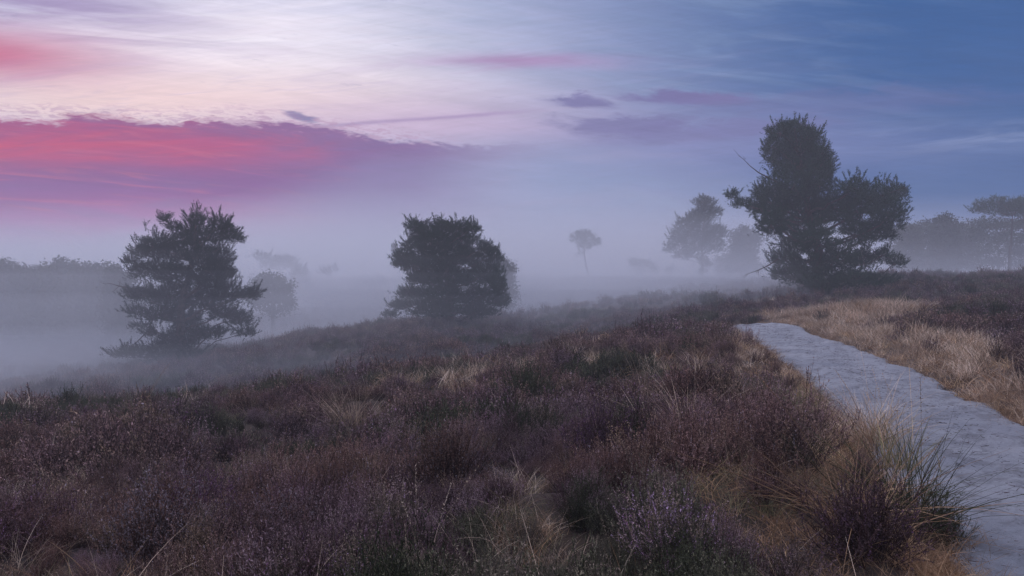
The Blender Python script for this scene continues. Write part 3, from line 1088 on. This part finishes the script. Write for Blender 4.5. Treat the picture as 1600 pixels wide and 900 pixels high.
def make_tree(name, label, cat, D, lobes, trunk, seed, kind='pine', group=None, shoot=0.30, dens=60, nn=14,
              fore=1.0, bare=(), trunk_r=0.2, gaps=(), sprigs=(), base_sink=0.15, finger=0.3):
    """lobes: (px, py, rx, ry[, depth offset m]) of the foliage masses as they stand at distance D; trunk: picture points from foot to tip"""
    rng = np.random.default_rng(seed)
    k = D / FPX

    def W(px, py, off=0.0):
        kk = (D + off) / FPX
        return np.array([(px - 800) * kk, D + off, EYE + (HOR - py) * kk])
    foot = W(*trunk[0])
    foot[2] = float(H(np.array([foot[0]]), np.array([D]))[0])
    root = bpy.data.objects.new(name, None)
    COL.objects.link(root)
    root.empty_display_size = 0.5
    root.location = foot
    root['label'], root['category'] = label, cat
    if group:
        root['group'] = group
    tg, cg = Geo(), Geo()
    # trunk
    tp = np.array([foot - np.array([0, 0, base_sink])] + [W(*p) + np.array([0, rng.normal(0, .15), 0]) for p in trunk[1:]])
    tt = np.linspace(0, 1, len(tp))
    ti = np.linspace(0, 1, 14)
    tpts = np.stack([np.interp(ti, tt, tp[:, c]) for c in range(3)], 1)
    wob = rng.normal(0, 0.03, tpts.shape)
    wob[:2] = 0
    tpts += wob
    trad = trunk_r * (1.35 - 1.15 * ti) * np.where(ti < 0.05, 1.3, 1)
    tube(tg, tpts, trad, 9)
    allP, allA, allL = [], [], []
    span = np.ptp(np.array([l[0] for l in lobes])) * k * 0.5 + 0.1
    for li, l in enumerate(lobes):
        px, py, rx, ry = l[:4]
        rxm, rym = rx * k * 0.97, ry * k * 1.0
        rd = min(max(rxm, rym) * 1.1, span) * fore
        off = l[4] if len(l) > 4 else rng.uniform(-0.45, 0.45) * max(0.0, span - rd) * 1.2
        c = W(px, py, off)
        # limb from the trunk
        hz = np.clip(c[2] - 0.35 * np.linalg.norm((c - tpts[0])[:2]) - rym * 0.3, tpts[1][2] + .1, tpts[-2][2])
        a = tpts[np.abs(tpts[:, 2] - hz).argmin()]
        r0 = max(0.018, trunk_r * 0.38 * min(1, rxm / 1.2))
        cp = curve(a, c + np.array([0, 0, rym * 0.1]), rng, -0.08)
        tube(tg, cp, np.linspace(r0, r0 * 0.35, len(cp)), 6)
        n = max(8, int(dens * (3.0 if kind == 'pine' else 1.0) * math.pi * rxm * rym))
        # points through the ellipsoid, thick towards its skin
        u = unit(rng.normal(size=(n, 3)))
        rr = rng.uniform(0.25, 1.0, n) ** 0.55
        rr = np.where(rng.random(n) < 0.035, rng.uniform(1.0, 1.22, n), rr * 0.95)
        clump = 0.80 + 0.34 * np.sin(u[:, 0] * 5 + li * 1.7) * np.cos(u[:, 2] * 4.3 + li) + 0.12 * np.sin(u[:, 2] * 11 + u[:, 0] * 7 + li)
        q = u * (rr * clump)[:, None]
        P = c + q * np.array([rxm, rd, rym])
        A = unit(u * np.array([1, 1, 0.6]) * 0.8 + UP * rng.uniform(0.3, 1.0, (n, 1)) + rng.normal(0, .25, (n, 3)))
        allP.append(P)
        allA.append(A)
        allL.append(rng.uniform(0.7, 1.25, n) * shoot * (0.88 if kind == 'pine' else 1))
        if kind == 'pine':            # upturned leading shoots standing out of the outline
            nf = max(1, int(n * 0.022 * finger))
            uf = unit(rng.normal(size=(nf, 3)) + np.array([0, 0, 0.45]))
            ax = unit(uf * np.array([1, 1, 0.5]) * 0.75 + UP * rng.uniform(0.5, 1.1, (nf, 1)))
            tl = np.linspace(0, 1, 7)[None, :, None] * (rng.uniform(0.6, 1.5, (nf, 1, 1)) * shoot)
            pf = (c + uf * 0.90 * np.array([rxm, rd, rym]))[:, None] + ax[:, None] * tl
            allP.append(pf.reshape(-1, 3))
            allA.append(unit(np.repeat(ax, 7, 0) + rng.normal(0, .12, (nf * 7, 3))))
            allL.append(np.full(nf * 7, shoot * 0.85))
        # boughs inside the mass
        nb = max(3, int(n / 45))
        for b in rng.choice(n, min(nb, 9), replace=False):
            cb = curve(c, P[b], rng, -0.05, 5)
            tube(tg, cb, np.linspace(r0 * .4, 0.008, 5), 4)
    for (px, py, ln) in sprigs:       # single upright shoots that break the outline
        P = W(px, py, rng.uniform(-.5, .5))
        m = max(1, int(ln * k / (shoot * 0.5)))
        for j in range(m * 3):
            f = rng.uniform(0, 1)
            allP.append((P + np.array([rng.normal(0, .05), rng.normal(0, .05), f * ln * k - ln * k * .5]))[None])
            allA.append(unit(np.array([[rng.normal(0, .25), rng.normal(0, .25), 1.0]])))
            allL.append(np.array([shoot * 0.8]))
    P, A, L = np.concatenate(allP), np.concatenate(allA), np.concatenate(allL)
    keep = P[:, 2] > H(P[:, 0], P[:, 1]) + 0.05
    for (px, py, rx, ry) in gaps:
        gx = ((P[:, 0] / P[:, 1]) * FPX + 800 - px) / rx
        gy = (HOR - (P[:, 2] - EYE) / P[:, 1] * FPX - py) / ry
        keep &= (gx * gx + gy * gy > 1) | (rng.random(len(P)) < 0.12)
    P, A, L = P[keep], A[keep], L[keep]
    if kind == 'pine':
        shoots(cg, rng, P, A, L, L * 0.40, L * 0.095, nn)
    else:
        leaf_blobs(cg, rng, P, L, nn)
    for pts in bare:                  # dead boughs
        cp = [W(p[0], p[1], -0.3) for p in pts]
        tube(tg, np.array(cp), np.linspace(0.05, 0.012, len(cp)), 5)
        cp = np.array(cp)
        for _ in range(6):
            j = rng.integers(1, len(cp))
            e = cp[j] + (cp[-1] - cp[0]) * rng.uniform(.08, .25) + rng.normal(0, .22, 3)
            tube(tg, np.array([cp[j], (cp[j] + e) / 2 + rng.normal(0, .04, 3), e]), np.array([.014, .01, .006]), 4)
    inv = -foot
    for nm, g, mats in (('trunk', tg, [MAT['bark']]), ('crown', cg, [MAT['needles' if kind == 'pine' else 'leafage']])):
        g.v = [v + inv for v in g.v]
        me = g.mesh(nm, mats, nm == 'trunk')
        link(nm, me, root)
    return root


make_tree('pine_tree', 'largest tree, dark bushy pine beside the bend of the path', 'tree', 44,
          [(1217, 208, 20, 15), (1238, 203, 20, 13), (1228, 198, 12, 8), (1284, 240, 12, 16), (1290, 264, 14, 18), (1264, 214, 16, 14), (1205, 232, 14, 26), (1252, 222, 38, 28), (1228, 250, 36, 36), (1262, 250, 34, 34), (1280, 262, 20, 24), (1240, 290, 45, 34), (1280, 288, 26, 26),
           (1205, 318, 34, 36), (1250, 330, 52, 40), (1300, 325, 40, 32), (1335, 296, 24, 20), (1345, 330, 45, 36), (1378, 306, 28, 22), (1402, 304, 19, 18),
           (1392, 335, 24, 26), (1372, 362, 30, 24), (1335, 368, 34, 22), (1205, 352, 28, 26), (1232, 372, 28, 26), (1275, 375, 40, 30), (1160, 318, 16, 9), (1142, 306, 10, 9), (1180, 326, 16, 11),
           (1225, 405, 28, 20), (1262, 410, 36, 28), (1305, 405, 36, 28), (1345, 405, 26, 20), (1378, 400, 18, 14), (1402, 410, 15, 12), (1240, 432, 36, 16),
           (1285, 440, 44, 16), (1335, 436, 42, 16), (1375, 438, 24, 10), (1215, 425, 14, 10), (1190, 300, 14, 14)],
          [(1275, 458), (1277, 430), (1278, 400), (1270, 360), (1262, 320), (1252, 270), (1245, 225)], 101, finger=0.9, dens=84, nn=15, shoot=0.30, trunk_r=0.30,
          gaps=[(1212, 375, 12, 7), (1282, 393, 9, 12), (1315, 372, 24, 5), (1352, 342, 7, 7), (1228, 367, 5, 5), (1372, 384, 12, 4), (1258, 402, 8, 5)],
          sprigs=[(1338, 280, 34), (1352, 290, 12), (1196, 204, 10), (1303, 262, 12), (1290, 248, 10), (1312, 286, 10)],
          bare=[[(1215, 405), (1200, 415), (1185, 422), (1168, 428)], [(1215, 285), (1185, 270), (1172, 260), (1162, 250)]])

make_tree('pine_tree', 'open ragged pine with upturned shoots, left of the picture in the misty hollow', 'tree', 32,
          [(308, 345, 16, 18), (258, 343, 11, 8), (272, 355, 14, 9), (345, 352, 18, 16), (357, 366, 16, 18), (372, 374, 10, 8), (318, 372, 38, 24), (285, 375, 24, 16),
           (240, 385, 28, 18), (222, 395, 18, 14), (204, 408, 11, 8), (262, 395, 32, 22), (225, 422, 26, 18), (265, 428, 34, 22), (310, 410, 40, 36), (342, 405, 26, 26),
           (350, 428, 18, 14), (330, 438, 34, 24), (228, 462, 34, 15), (205, 458, 14, 7), (265, 462, 40, 24), (310, 468, 44, 24), (355, 460, 30, 20), (385, 462, 20, 12), (396, 458, 12, 10),
           (215, 488, 22, 9), (250, 492, 30, 16), (290, 500, 36, 20), (345, 490, 34, 14), (375, 500, 24, 16), (385, 520, 16, 9), (218, 510, 16, 6), (245, 520, 22, 12),
           (285, 530, 40, 22), (330, 520, 34, 12), (255, 550, 46, 18), (200, 552, 34, 10), (300, 556, 30, 12), (355, 424, 10, 12)],
          [(274, 575), (277, 545), (283, 500), (292, 450), (303, 400), (309, 350)], 202, finger=1.0, dens=135, nn=16, shoot=0.23, trunk_r=0.20,
          gaps=[(290, 412, 8, 6), (327, 382, 7, 5), (287, 487, 8, 6), (322, 492, 9, 9), (340, 508, 14, 5), (252, 515, 12, 7), (302, 420, 4, 4), (248, 448, 6, 4), (222, 448, 6, 4)],
          sprigs=[(303, 325, 14), (313, 324, 12), (344, 332, 14), (228, 356, 16), (212, 375, 12), (241, 362, 14), (196, 408, 10), (321, 335, 12), (197, 455, 10), (199, 482, 10), (247, 336, 8), (374, 435, 14), (398, 448, 12), (400, 455, 10)],
          bare=[[(240, 495), (232, 515), (218, 530), (203, 543)], [(215, 452), (200, 450), (186, 447), (173, 443)]])

make_tree('pine_tree', 'dense broad pine with a flat ragged top, standing in the middle of the heath', 'tree', 38,
          [(650, 355, 16, 12), (662, 366, 18, 14), (690, 356, 22, 14), (716, 356, 18, 12), (738, 358, 13, 10), (680, 378, 44, 20), (722, 376, 28, 20), (650, 382, 22, 16),
           (628, 400, 16, 12), (645, 412, 28, 16), (690, 405, 48, 26), (735, 402, 26, 20), (758, 390, 16, 14), (772, 402, 14, 18), (628, 412, 14, 8), (655, 435, 26, 16),
           (700, 435, 55, 24), (755, 430, 32, 26), (778, 445, 15, 22), (645, 460, 30, 12), (690, 465, 50, 20), (750, 465, 40, 22), (640, 478, 32, 9), (620, 478, 16, 7), (680, 486, 50, 12), (745, 488, 45, 12), (610, 492, 14, 6), (785, 470, 14, 14)],
          [(705, 502), (704, 480), (700, 450), (697, 410), (694, 375)], 303, finger=0.6, dens=165, nn=16, shoot=0.25, trunk_r=0.22,
          gaps=[(698, 425, 4, 4), (671, 384, 6, 3), (648, 482, 8, 4), (745, 395, 5, 4)],
          sprigs=[(712, 340, 12), (636, 346, 10), (652, 342, 10), (744, 351, 10), (690, 342, 8), (730, 350, 8), (614, 390, 8), (634, 364, 10), (758, 377, 8), (779, 388, 8)])

LEAF = dict(kind='leaf', nn=16)
make_tree('birch_tree', 'pale small leafy tree half hidden behind the broad middle pine', 'tree', 52,
          [(785, 412, 16, 14), (796, 422, 14, 14), (790, 440, 22, 18), (800, 455, 12, 12), (785, 465, 22, 16), (778, 425, 14, 14), (797, 475, 12, 8)],
          [(782, 492), (783, 465), (786, 440), (788, 415)], 311, shoot=0.34, dens=26, trunk_r=0.08, **LEAF)
make_tree('oak_tree', 'low round leafy bush tree in the mist just right of the ragged pine', 'tree', 54,
          [(425, 440, 24, 16), (405, 448, 18, 16), (445, 452, 16, 16), (425, 462, 36, 20), (400, 470, 18, 12), (450, 472, 14, 12), (430, 484, 32, 8)],
          [(425, 494), (426, 475), (426, 455)], 312, shoot=0.42, dens=24, trunk_r=0.14, **LEAF)
make_tree('pine_tree', 'tall misty pine with narrow domed top, just left of the largest pine', 'tree', 96,
          [(1098, 316, 14, 12), (1105, 322, 16, 14), (1100, 335, 22, 16), (1118, 332, 12, 8), (1088, 340, 18, 14), (1070, 352, 22, 16), (1095, 360, 34, 22), (1120, 365, 18, 18), (1060, 372, 20, 16),
           (1048, 385, 12, 8), (1085, 382, 34, 20), (1118, 384, 20, 14), (1072, 398, 26, 10), (1042, 392, 8, 5), (1100, 408, 9, 10), (1098, 425, 6, 8), (1106, 415, 6, 5)],
          [(1098, 440), (1098, 420), (1097, 395), (1099, 360), (1101, 320)], 313, shoot=0.5, dens=22, nn=15, trunk_r=0.2)
make_tree('pine_tree', 'small slender pine with umbrella crown and long bare leaning trunk, alone in the fog', 'tree', 112,
          [(912, 366, 16, 5), (902, 372, 14, 8), (920, 374, 16, 9), (930, 380, 9, 8), (912, 384, 14, 8), (908, 396, 5, 4)],
          [(921, 446), (918, 425), (914, 405), (912, 385), (912, 370)], 314, shoot=0.6, dens=16, nn=15, trunk_r=0.14)

# faint pines behind the ragged pine and the bush
UM = dict(shoot=0.55, nn=14, dens=18)
make_tree('pine_tree', 'very faint flat topped pine above the low round bush', 'tree', 104,
          [(410, 402, 18, 8), (440, 408, 26, 10), (455, 415, 20, 9), (425, 414, 22, 10)], [(440, 470), (438, 440), (436, 415)], 320, trunk_r=0.14, **UM)
make_tree('pine_tree', 'faint drooping pine on a thin bare trunk, right of the low round bush', 'tree', 92,
          [(470, 425, 14, 8), (478, 435, 9, 10), (462, 432, 14, 9), (481, 447, 4, 7)], [(467, 474), (467, 450), (468, 430)], 321, trunk_r=0.11, **UM)
make_tree('pine_tree', 'faint little pine with Y shaped crown on a thin trunk, left of the middle pine', 'tree', 96,
          [(506, 424, 8, 6), (520, 422, 8, 6), (512, 430, 8, 5)], [(513, 462), (513, 445), (512, 428)], 322, trunk_r=0.09, **UM)
make_tree('birch_tree', 'faint wide spreading tree just left of the middle pine', 'tree', 90,
          [(575, 438, 16, 8), (592, 436, 12, 6), (562, 446, 12, 8), (584, 448, 14, 7), (550, 450, 8, 6), (600, 440, 6, 4)],
          [(575, 465), (576, 452), (577, 440)], 323, shoot=0.5, dens=14, kind='leaf', nn=16, trunk_r=0.1)
make_tree('dead_tree', 'thin bare sapling standing in the foggy hollow', 'tree', 70,
          [(507, 475, 2, 3), (508, 485, 2, 3)], [(509, 495), (508, 485), (507, 468)], 324, shoot=0.15, nn=6, dens=20, trunk_r=0.05)
make_tree('birch_tree', 'faint clump of low trees between the lone slender pine and the tall misty pine', 'tree', 118,
          [(992, 410, 12, 7), (1008, 412, 14, 7), (1022, 420, 8, 9), (1045, 425, 9, 10), (1000, 425, 14, 8)],
          [(1005, 443), (1005, 425), (1005, 412)], 325, shoot=0.7, dens=8, kind='leaf', nn=16, trunk_r=0.12)

# dark belt of trees at the left edge
belt = [(-150, 408, 'dark leafy tree far outside the left end of the belt'),
        (-108, 402, 'dark tree second outside the left end of the belt'),
        (-66, 410, 'dark tree just outside the left edge of the picture'),
        (-28, 404, 'dark tree cut by the left edge of the picture'),
        (6, 405, 'dark leafy tree at the left edge of the picture, first of the belt'),
        (38, 418, 'low dark tree, second from the left in the belt'),
        (66, 412, 'low dark tree below the highest top of the belt, on its left'),
        (97, 402, 'dark tree with the highest rounded top in the left belt'),
        (132, 409, 'dark tree with a ragged top in the left belt, near its right end'),
        (160, 413, 'dark tree next to the last one of the left belt'),
        (186, 418, 'dark low tree ending the left belt beside the ragged pine')]
for i, (px, py, lab) in enumerate(belt):
    rr = random.Random(400 + i)
    lob = [(px + rr.uniform(-6, 6), py + 7, rr.uniform(7, 12), 8), (px - 10, py + rr.uniform(10, 18), 12, 9), (px + 11, py + rr.uniform(9, 18), 12, 9)]
    for rw in range(6):
        for cxp in (-13, 0, 13):
            lob.append((px + cxp * 1.2 + rr.uniform(-6, 6), py + 22 + rw * 20 + rr.uniform(-3, 3), 20, 14))
    make_tree('oak_tree', lab, 'tree', 48 + rr.uniform(-3, 3), lob, [(px, 500), (px, 460), (px + 2, 425)], 400 + i,
              shoot=0.42, dens=22, kind='leaf', nn=15, trunk_r=0.15, group='trees in the dark belt on the left')

# misty wood on the right
wood = [(1162, 352, 104, 'faint tree showing between the tall misty pine and the largest pine', 432),
        (1140, 392, 112, 'low faint tree right behind the tall misty pine', 436),
        (1415, 346, 92, 'misty tree touching the right side of the largest pine', 420),
        (1440, 344, 95, 'misty tree, second right of the largest pine', 420),
        (1474, 334, 92, 'misty tree with the highest top between the largest pine and the right edge', 420),
        (1500, 346, 96, 'misty low tree just left of the flat topped pine at the right edge', 420)]
for i, (px, py, D, lab, by) in enumerate(wood):
    rr = random.Random(500 + i)
    lob = [(px, py + 9, 13, 9), (px - 12, py + 16, 13, 10), (px + 12, py + 15, 13, 10)]
    y = py + 26
    while y < by - 2:
        for cxp in (-15, 0, 15):
            lob.append((px + cxp + rr.uniform(-5, 5), y + rr.uniform(-3, 3), 14, 11))
        y += 14
    make_tree('oak_tree', lab, 'tree', D, lob, [(px, by), (px, (by + py) / 2), (px + 1, py + 18)], 500 + i,
              shoot=0.6, dens=11, kind='leaf', nn=15, trunk_r=0.16, group='trees of the misty wood')
make_tree('pine_tree', 'misty flat topped umbrella pine at the right edge of the picture', 'tree', 84,
          [(1532, 320, 14, 8), (1524, 329, 11, 6), (1558, 316, 16, 10), (1580, 322, 22, 12), (1550, 328, 26, 9), (1600, 318, 22, 12), (1615, 326, 30, 14), (1585, 332, 30, 10), (1640, 322, 24, 16)],
          [(1579, 424), (1578, 390), (1580, 360), (1582, 330)], 520, shoot=0.42, dens=30, nn=15, trunk_r=0.17)
make_tree('oak_tree', 'broad misty leafy tree filling in beneath the flat topped pine', 'tree', 92,
          [(1525, 352, 18, 12), (1550, 350, 20, 12), (1580, 352, 20, 12), (1610, 350, 24, 14), (1530, 370, 24, 14), (1570, 372, 30, 14), (1612, 372, 28, 16), (1540, 390, 26, 14), (1585, 392, 30, 14), (1620, 395, 24, 14), (1550, 408, 30, 10), (1600, 410, 34, 10)],
          [(1560, 420), (1560, 390), (1562, 360)], 521, shoot=0.6, dens=11, kind='leaf', nn=15, trunk_r=0.16, group='trees of the misty wood')


# ------------------------------------------------------------------ single plants in the foreground
def plant(name, label, cat, px, py, geo, mats, size=1.0, group=None, lift=0.0, turn=0.0):
    x, y, z = ground_at(px, py, lift)
    me = geo.mesh(name, mats)
    o = link(name, me, label=label, category=cat)
    o.location = (x, y, z + 0.02)
    o.scale = (size, size, size)
    o.rotation_euler = (0, 0, turn)
    if group:
        o['group'] = group
    return o


GM = [MAT['straw'], MAT['straw_warm'], MAT['sedge']]
TG = 'grass tussocks in the heather'
for i, (px, py, n, hh, sp, bd, mt, hd, lab) in enumerate([
        (552, 690, 190, (0.30, 0.62), 0.75, 0.45, 0, 14, 'large fanned straw tussock left of centre in the heather'),
        (640, 672, 120, (0.22, 0.46), 0.8, 0.5, 0, 10, 'smaller straw tussock right beside the large fanned one'),
        (205, 680, 130, (0.35, 0.72), 0.7, 0.5, 2, 10, 'green and straw tussock alone in the left heather'),
        (1010, 655, 150, (0.30, 0.60), 0.7, 0.45, 0, 24, 'upright straw tussock above the dark red heather bush'),
        (1072, 690, 90, (0.30, 0.66), 1.1, 0.9, 0, 4, 'low tussock combed over to the right, beside the upright straw one'),
        (1155, 650, 90, (0.20, 0.42), 0.8, 0.5, 0, 6, 'short pale tussock behind the dark red heather bush'),
        (1362, 700, 170, (0.30, 0.62), 0.75, 0.55, 0, 10, 'tall yellow straw tussock leaning at the left edge of the path'),
        (1250, 650, 120, (0.18, 0.40), 0.9, 0.5, 2, 4, 'grey green tussock on the verge where the path narrows'),
        (1420, 840, 170, (0.30, 0.62), 0.7, 0.6, 2, 12, 'green tussock nearest the camera beside the path'),
        (1335, 830, 100, (0.30, 0.60), 0.9, 0.9, 1, 6, 'brown tussock of arching blades left of the nearest green one'),
        (850, 700, 40, (0.26, 0.46), 0.8, 0.5, 0, 2, 'thin straw tuft in the centre of the heather'),
        (1185, 630, 60, (0.20, 0.40), 0.9, 0.5, 2, 4, 'thin green tuft at the far bend of the left verge'),
        (1405, 745, 60, (0.30, 0.55), 0.5, 0.4, 2, 12, 'dark seeding grass tuft overhanging the sand of the path')]):
    plant('grass_tussock', lab, 'grass tussock', px, py, grass_geo(600 + i, int(n * 1.7), (hh[0] * 1.15, hh[1] * 1.2), 0.0058, sp, bd, 0.07, mt, hd, 6, mt if mt != 2 else 1), GM,
          1.28, TG, turn=i * 1.1)

HB = 'single heather bushes'
H0 = [MAT['heather_stem'], MAT['heather_leaf'], MAT['heather_flower'], MAT['heather_tip']]
H1 = [MAT['heather_stem'], MAT['heather_red'], MAT['heather_dry'], MAT['heather_tip_rust']]
H2 = [MAT['heather_stem'], MAT['heather_green'], MAT['heather_flower'], MAT['heather_tip_green']]
for i, (px, py, mats, fl, sz, lab) in enumerate([
        (1222, 738, H1, 0.02, 1.55, 'dark red heather bush near the left verge of the path'),
        (822, 660, H2, 0.0, 1.9, 'broad dark green heather bush in the middle distance'),
        (242, 885, H1, 0.55, 0.95, 'pale dried flowering heather at the lower left'),
        (318, 845, H0, 0.65, 0.9, 'lilac flowering heather bush right of the pale dried one'),
        (1040, 895, H0, 0.30, 0.8, 'lilac flowering heather at the bottom right of centre'),
        (950, 740, H0, 0.45, 1.1, 'purple tinged heather bush in front of the upright straw tussock'),
        (430, 895, H1, 0.35, 0.9, 'greyish budding heather at the bottom, left of centre'),
        (1030, 860, H2, 0.02, 1.1, 'green grey heather bush beside the bottom lilac heather'),
        (700, 770, H1, 0.10, 1.3, 'rusty heather bush in the middle of the foreground'),
        (1475, 860, H2, 0.0, 0.65, 'dark green heather edge overhanging the path at the lower right')]):
    plant('heather_bush', lab, 'heather', px, py, heather_geo(700 + i, 130, 8, 12, 1.0, flower=fl, fmul=1.1), mats, sz * (1.2 if fl > 0.2 else 1.0), HB, turn=i)
for i, (px, py, sz, lab) in enumerate([
        (1075, 560, 1.7, 'small leafy bramble on the crest left of the path'),
        (1110, 620, 1.2, 'leafy green bramble in front of the crest, behind the red bush'),
        (1462, 790, 0.75, 'dark leafy sprig at the sandy edge of the path')]):
    plant('bramble_bush', lab, 'bush', px, py, leafy_geo(800 + i), [MAT['heather_stem'], MAT['bramble']], sz * 0.6, 'brambles', turn=i)
